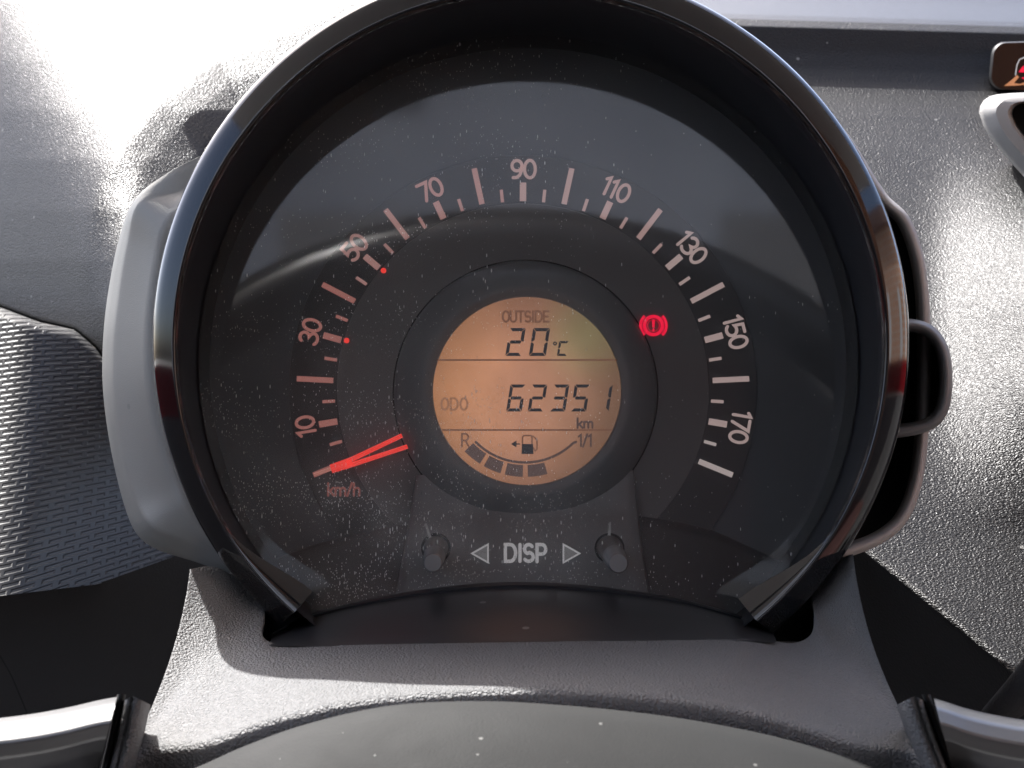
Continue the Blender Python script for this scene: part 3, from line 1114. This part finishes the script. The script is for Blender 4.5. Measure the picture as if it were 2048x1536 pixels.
# open lug on the right side
LG = interp([(1780, 640), (1826, 638), (1866, 652), (1894, 688), (1905, 745), (1899, 815), (1878, 850), (1840, 868), (1780, 878)], 60)
n = len(LG)
rows = []
for off, y in ((-8, .04), (0, .006), (-1, .0), (-5, -.004), (-13, -.006), (-20, -.004), (-25, .001), (-28, .03)):
    r = []
    for i in range(n):
        a, b = Vector(LG[max(0, i - 1)]), Vector(LG[min(n - 1, i + 1)])
        d = (b - a).normalized()
        nn = Vector((d.y, -d.x))
        r.append(W(LG[i][0] + nn.x * off, LG[i][1] + nn.y * off, y))
    rows.append(r)
sheet('side_lug', rows, grain(mat('lug_plastic', (.17, .172, .175), .45), 2400, .00005, .3), cl)
pts = rows[-1]
obj('lug_back', pts, [tuple(range(n))], M['groove'], cl, smooth=False)

# ================================================================== steering column cover
cov = thing('steering_column_cover', 'grey grained plastic column cover cradling the bottom of the speedometer', 'column cover', W(1040, 1380, -.08))
TOP = [(380, 1138, -.030), (436, 1136, -.020), (516, 1188, -.014), (530, 1230, -.026), (528, 1276, -.042), (580, 1290, -.048), (700, 1290, -.050), (1048, 1284, -.050), (1400, 1280, -.050), (1510, 1278, -.048), (1585, 1286, -.044), (1622, 1268, -.036), (1628, 1226, -.028), (1626, 1186, -.016), (1680, 1122, -.018), (1706, 1108, -.026)]
MID = [(340, 1318, -.060), (385, 1312, -.056), (425, 1316, -.056), (468, 1326, -.060), (510, 1334, -.066), (570, 1340, -.072), (700, 1336, -.076), (1048, 1328, -.076), (1400, 1328, -.076), (1505, 1336, -.072), (1580, 1345, -.068), (1630, 1338, -.064), (1668, 1324, -.060), (1705, 1312, -.056), (1735, 1306, -.056), (1752, 1308, -.060)]
BOT = [(262, 1500, -.098), (285, 1490, -.096), (318, 1482, -.096), (370, 1478, -.098), (430, 1468, -.1), (560, 1424, -.1), (740, 1388, -.1), (1048, 1368, -.1), (1300, 1380, -.1), (1480, 1408, -.1), (1600, 1440, -.1), (1690, 1470, -.1), (1745, 1482, -.098), (1790, 1482, -.096), (1822, 1484, -.096), (1842, 1492, -.098)]
n = 120


def interp_i(pts, n):
    """interpolate by index so that rows correspond"""
    P = np.array(pts, float)
    t = np.arange(len(P))
    q = np.linspace(0, len(P) - 1, n)
    o = []
    for x in q:
        i = min(int(x), len(P) - 2)
        u = x - i
        p0, p1, p2, p3 = P[max(i - 1, 0)], P[i], P[i + 1], P[min(i + 2, len(P) - 1)]
        o.append(.5 * (2 * p1 + (p2 - p0) * u + (2 * p0 - 5 * p1 + 4 * p2 - p3) * u * u + (-p0 + 3 * p1 - 3 * p2 + p3) * u ** 3))
    return o


T, Mi, B = interp_i(TOP, n), interp_i(MID, n), interp_i(BOT, n)
rows = [[W(p[0], p[1] + 14, p[2] + .05) for p in T], [W(p[0], p[1] + 2, p[2] + .006) for p in T]]
for q in np.linspace(0, 1, 40):
    r = []
    for t, m_, b in zip(T, Mi, B):
        c = 2 * m_ - .5 * (t + b)
        p = (1 - q) ** 2 * t + 2 * q * (1 - q) * c + q * q * b
        r.append(W(*p))
    rows.append(r)
for dp, dy in ((5, -.0022), (12, -.0036), (22, -.0044), (40, -.0046), (90, -.0035), (200, .0)):
    rows.append([W(p[0], p[1] + dp, p[2] + dy) for p in B])
# side walls, wrapped backwards
full = []


def back(p, dy, dx):
    k = (D + p.y + dy) / (D + p.y)
    return Vector((p.x * k + dx, p.y + dy, p.z * k - abs(dx) * .3))


for r in rows:
    a, b = Vector(r[0]), Vector(r[-1])
    full.append([back(a, .07, .012), back(a, .006, .001)] + r + [back(b, .006, -.001), back(b, .07, -.012)])
sheet('cover_body', full, M['cover'], cov)

# ================================================================== steering wheel
HUBZ = -0.0955
sw = thing('steering_wheel', 'steering wheel hub with grey airbag pad and silver spokes at the bottom', 'steering wheel', (0.0, -.13, HUBZ))
E = [(250, 1610, -.116), (330, 1560, -.116), (400, 1532, -.117), (480, 1496, -.117), (600, 1452, -.117), (760, 1414, -.117), (900, 1403, -.117), (1048, 1405, -.117), (1300, 1428, -.117), (1500, 1462, -.117), (1650, 1500, -.117), (1740, 1532, -.117), (1820, 1570, -.116), (1880, 1620, -.116)]
e = interp(E, 100)
rows = []
for q, y, dp in ((0, -.100, 6), (0, -.112, 2), (0, -.1165, 0), (0, -.119, 3), (.05, -.124, 0), (.2, -.134, 0), (.45, -.147, 0), (.7, -.156, 0), (1, -.164, 0)):
    rows.append([W(p[0] + (1040 - p[0]) * .15 * q, p[1] + (1950 - p[1]) * q + dp, y) for p in e])
sheet('airbag_pad', rows, M['pad'], sw)

# spokes: rounded silver bars with a black joint and a grey root
for side in (-1, 1):
    if side < 0:
        top = [(-320, 1470), (-160, 1452), (0, 1436), (70, 1427), (140, 1414), (200, 1400), (234, 1394)]
        joint = [(243, 1386), (236, 1420), (224, 1478), (205, 1560), (190, 1640)]
    else:
        top = [(2380, 1470), (2240, 1455), (2060, 1441), (1990, 1430), (1930, 1416), (1890, 1403), (1868, 1397)]
        joint = [(1852, 1386), (1862, 1420), (1880, 1470), (1908, 1545), (1935, 1640)]
    tp = interp(top, 60)
    rows = []
    for k in range(41):
        a = k / 40
        r = []
        for i, p in enumerate(tp):
            sh = -side * 62 * a ** 1 * (i / 59) ** 6 * 1.0
            hh = 200
            r.append(W(p[0] + (side * 52 * a) * (i / 59) ** 4, p[1] + hh * a, lin(a, [0, .03, .09, .25, .40, .55, 1], [-.108, -.1165, -.1215, -.1245, -.1235, -.119, -.10])))
        rows.append(r)
    rows.insert(0, [W(p[0], p[1] + 14, -.09) for p in tp])
    sheet('spoke', rows, M['alu'], sw)
    # joint strip
    jp = interp(joint, 30)
    rows = []
    for off, y in ((-9, -.085), (-7, -.112), (0, -.1145), (7, -.112), (9, -.085)):
        rows.append([W(p[0] + off, p[1] + 3, y) for p in jp])
    sheet('spoke_joint', rows, M['groove'], sw)
    # root
    rp = interp([(p[0] - side * 28, p[1] + 6) for p in joint], 30)
    rows = []
    for off, y in ((-30, -.09), (-23, -.112), (-12, -.1185), (-2, -.1195), (6, -.116), (10, -.1175), (18, -.117), (24, -.111), (34, -.09)):
        rows.append([W(p[0] - side * off * -1, p[1] + abs(off - 5) * .5, y) for p in rp])
    sheet('spoke_root', rows, M['cover'], sw)

# rim, above and around the camera; the lens mirrors it as the dark arch
rv, rf = [], []
RR, tr = .185, .0115
n, m_ = 96, 20
for i in range(n):
    a = 2 * math.pi * i / n
    for j in range(m_):
        b = 2 * math.pi * j / m_
        r = RR + tr * math.cos(b)
        rv.append((r * math.cos(a), -.185 + tr * 1.1 * math.sin(b), HUBZ + r * math.sin(a)))
for i in range(n):
    for j in range(m_):
        rf.append((i * m_ + j, ((i + 1) % n) * m_ + j, ((i + 1) % n) * m_ + (j + 1) % m_, i * m_ + (j + 1) % m_))
obj('rim', rv, rf, mat('rim_leather', (0.03, 0.03, 0.03), .2, spec=.8), sw)

# ================================================================== stalk at the lower right
st = thing('control_stalk', 'dark grey control stalk at the lower right corner behind the wheel', 'stalk', W(1990, 1430, -.02))
a, b = Vector(W(1975, 1450, -.02)), Vector(W(2110, 1320, -.03))
d = (b - a).normalized()
u = d.cross(Vector((0, 1, 0))).normalized()
w = d.cross(u)
rows = []
for q, r in ((0, .0028), (.1, .0034), (.5, .0042), (.9, .0055), (1, .005)):
    rows.append([a + (b - a) * q + (u * math.cos(t) + w * math.sin(t)) * r for t in np.linspace(0, 2 * math.pi, 24, endpoint=False)])
sheet('stalk_arm', rows, M['dash_low'], st, closed=True)

# ================================================================== the car body round the camera (shade and reflections)
roofm = mat('headliner', (0.6, 0.6, 0.6), .9)
doorm = mat('door_trim', (0.2, 0.2, 0.2), .7)
seatm = mat('seat_fabric', (0.07, 0.068, 0.07), .9)
redm = mat('red_fabric', (0.11, 0.05, 0.045), .8)
tanm = mat('tan_fabric', (0.5, 0.22, 0.12), .8)


def slab(name, x0, x1, y0, y1, z0, z1, m, parent=None, kind=None):
    v, f = box_verts(((x0 + x1) / 2, (y0 + y1) / 2, (z0 + z1) / 2), ((x1 - x0) / 2, 0, 0), (0, (y1 - y0) / 2, 0), (0, 0, (z1 - z0) / 2))
    return obj(name, v, f, m, parent, smooth=False, kind=kind)


slab('ceiling', -.62, 1.02, -1.0, .03, .50, .53, roofm, kind='structure')
slab('floor', -.62, 1.02, -1.75, .9, -.78, -.74, doorm, kind='structure')
paint = mat('red_paint', (.34, .006, .012), .25, coat=.6)
for nm, x in (('wall_left', -.65), ('wall_right', 1.02)):
    slab(nm, x, x + .03, -1.75, .6, -.78, -.11, doorm, kind='structure')
    slab(nm, x, x + .03, -1.75, .6, -.105, -.015, paint, kind='structure')
slab('wall_front', -.62, 1.02, .45, .48, -.78, .0, doorm, kind='structure')
slab('wall_back', -.62, 1.02, -1.78, -1.75, -.78, .40, doorm, kind='structure')
gm = mat('concrete', (.36, .35, .33), .9)
obj('ground', [(-60, -60, -1.15), (60, -60, -1.15), (60, 60, -1.15), (-60, 60, -1.15)], [(0, 1, 2, 3)], gm, smooth=False, kind='structure')


def cushion(name, c, hx, hy, hz, m, parent, e=9.0):
    bm = bmesh.new()
    bmesh.ops.create_cube(bm, size=2)
    bmesh.ops.subdivide_edges(bm, edges=bm.edges, cuts=7, use_grid_fill=True)
    vs = []
    for v in bm.verts:
        p = v.co
        k = (abs(p.x) ** e + abs(p.y) ** e + abs(p.z) ** e) ** (1 / e)
        vs.append((c[0] + p.x / k * hx, c[1] + p.y / k * hy, c[2] + p.z / k * hz))
    fs = [tuple(x.index for x in f.verts) for f in bm.faces]
    bm.free()
    return obj(name, vs, fs, m, parent)


seat = thing('driver_seat', 'dark fabric driver seat behind the steering wheel', 'seat', (0, -.75, -.7))
cushion('backrest', (0, -.78, -.20), .30, .07, .43, seatm, seat, 2.8)
cushion('seat_cushion', (0, -.50, -.55), .25, .26, .09, seatm, seat)
for sx in (-1, 1):  # red-brown pads added to stand in for the driver's arms in reflections
    cushion('arm_standin', (sx * .115, -.70, .02), .045, .03, .13, redm, seat)
pseat = thing('added_passenger_seat', 'unseen tan and red passenger seat added to colour the bezel reflections', 'seat', (.62, -.75, -.7))  # seat colours invented to tint what the bezel mirrors
cushion('backrest', (.66, -.75, .12), .24, .07, .42, tanm, pseat)
cushion('seat_cushion', (.62, -.50, -.45), .25, .26, .09, redm, pseat)

# the house that the passenger side of the gloss bezel mirrors
house = thing('brick_house', 'orange brick house front outside the passenger window', 'house', (9, -3, -1.15))
bm_ = mat('brick_wall', (.5, .26, .15), .9)
nt = bm_.node_tree
bt = N(bm_, 'ShaderNodeTexBrick')
bt.inputs['Color1'].default_value = (.60, .30, .17, 1)
bt.inputs['Color2'].default_value = (.50, .25, .14, 1)
bt.inputs['Mortar'].default_value = (.6, .57, .52, 1)
bt.inputs['Scale'].default_value = 1.0
bt.inputs['Brick Width'].default_value = .44
bt.inputs['Row Height'].default_value = .16
bt.inputs['Mortar Size'].default_value = .02
nt.links.new(coords(bm_, (1, 1, 1), (0, R(90), R(90))), bt.inputs['Vector'])
nt.links.new(bt.outputs['Color'], nt.nodes['Principled BSDF'].inputs['Base Color'])
slab('wall', 7.5, 12, -9, 4, -1.15, 2.6, bm_, house)
slab('roof', 7.2, 12.4, -9.3, 4.3, 2.6, 3.0, mat('roof_tiles', (.12, .07, .06), .8), house)
for yy in (-6, -2, 1.5):
    slab('window', 7.44, 7.5, yy - .6, yy + .6, -.1, 1.3, mat('window_white', (.7, .7, .7), .4), house)

# made-up pale house behind the car, added to lighten the upper lens reflection
h2 = thing('added_house', 'pale house front added behind the car for the lens reflection', 'house', (0, -16, -1.15))
hm = mat('reflector_render', (.5, .49, .48), .9)
nt = hm.node_tree
nz = N(hm, 'ShaderNodeTexNoise', Scale=.7, Detail=6.0, Roughness=.7)
nt.links.new(coords(hm), nz.inputs['Vector'])
rp = N(hm, 'ShaderNodeValToRGB')
rp.color_ramp.elements[0].position = .35
rp.color_ramp.elements[0].color = (.28, .31, .38, 1)
rp.color_ramp.elements[1].position = .65
rp.color_ramp.elements[1].color = (.40, .44, .52, 1)
nt.links.new(nz.outputs['Fac'], rp.inputs[0])
nt.links.new(rp.outputs[0], nt.nodes['Principled BSDF'].inputs['Base Color'])
slab('wall', -11, 11, -20, -13, -1.15, 7.5, hm, h2)
slab('roof', -11.4, 11.4, -20.4, -12.6, 7.5, 8.1, mat('dark_roof_tiles', (.12, .11, .11), .8), h2)
for zz in (3.2, 5.6):
    for xx in (-5.2, -1.4, 2.4, 6.2):
        slab('window', xx - .6, xx + .6, -13, -12.94, zz - .7, zz + .7, mat('window_grey', (.2, .2, .21), .4), h2)
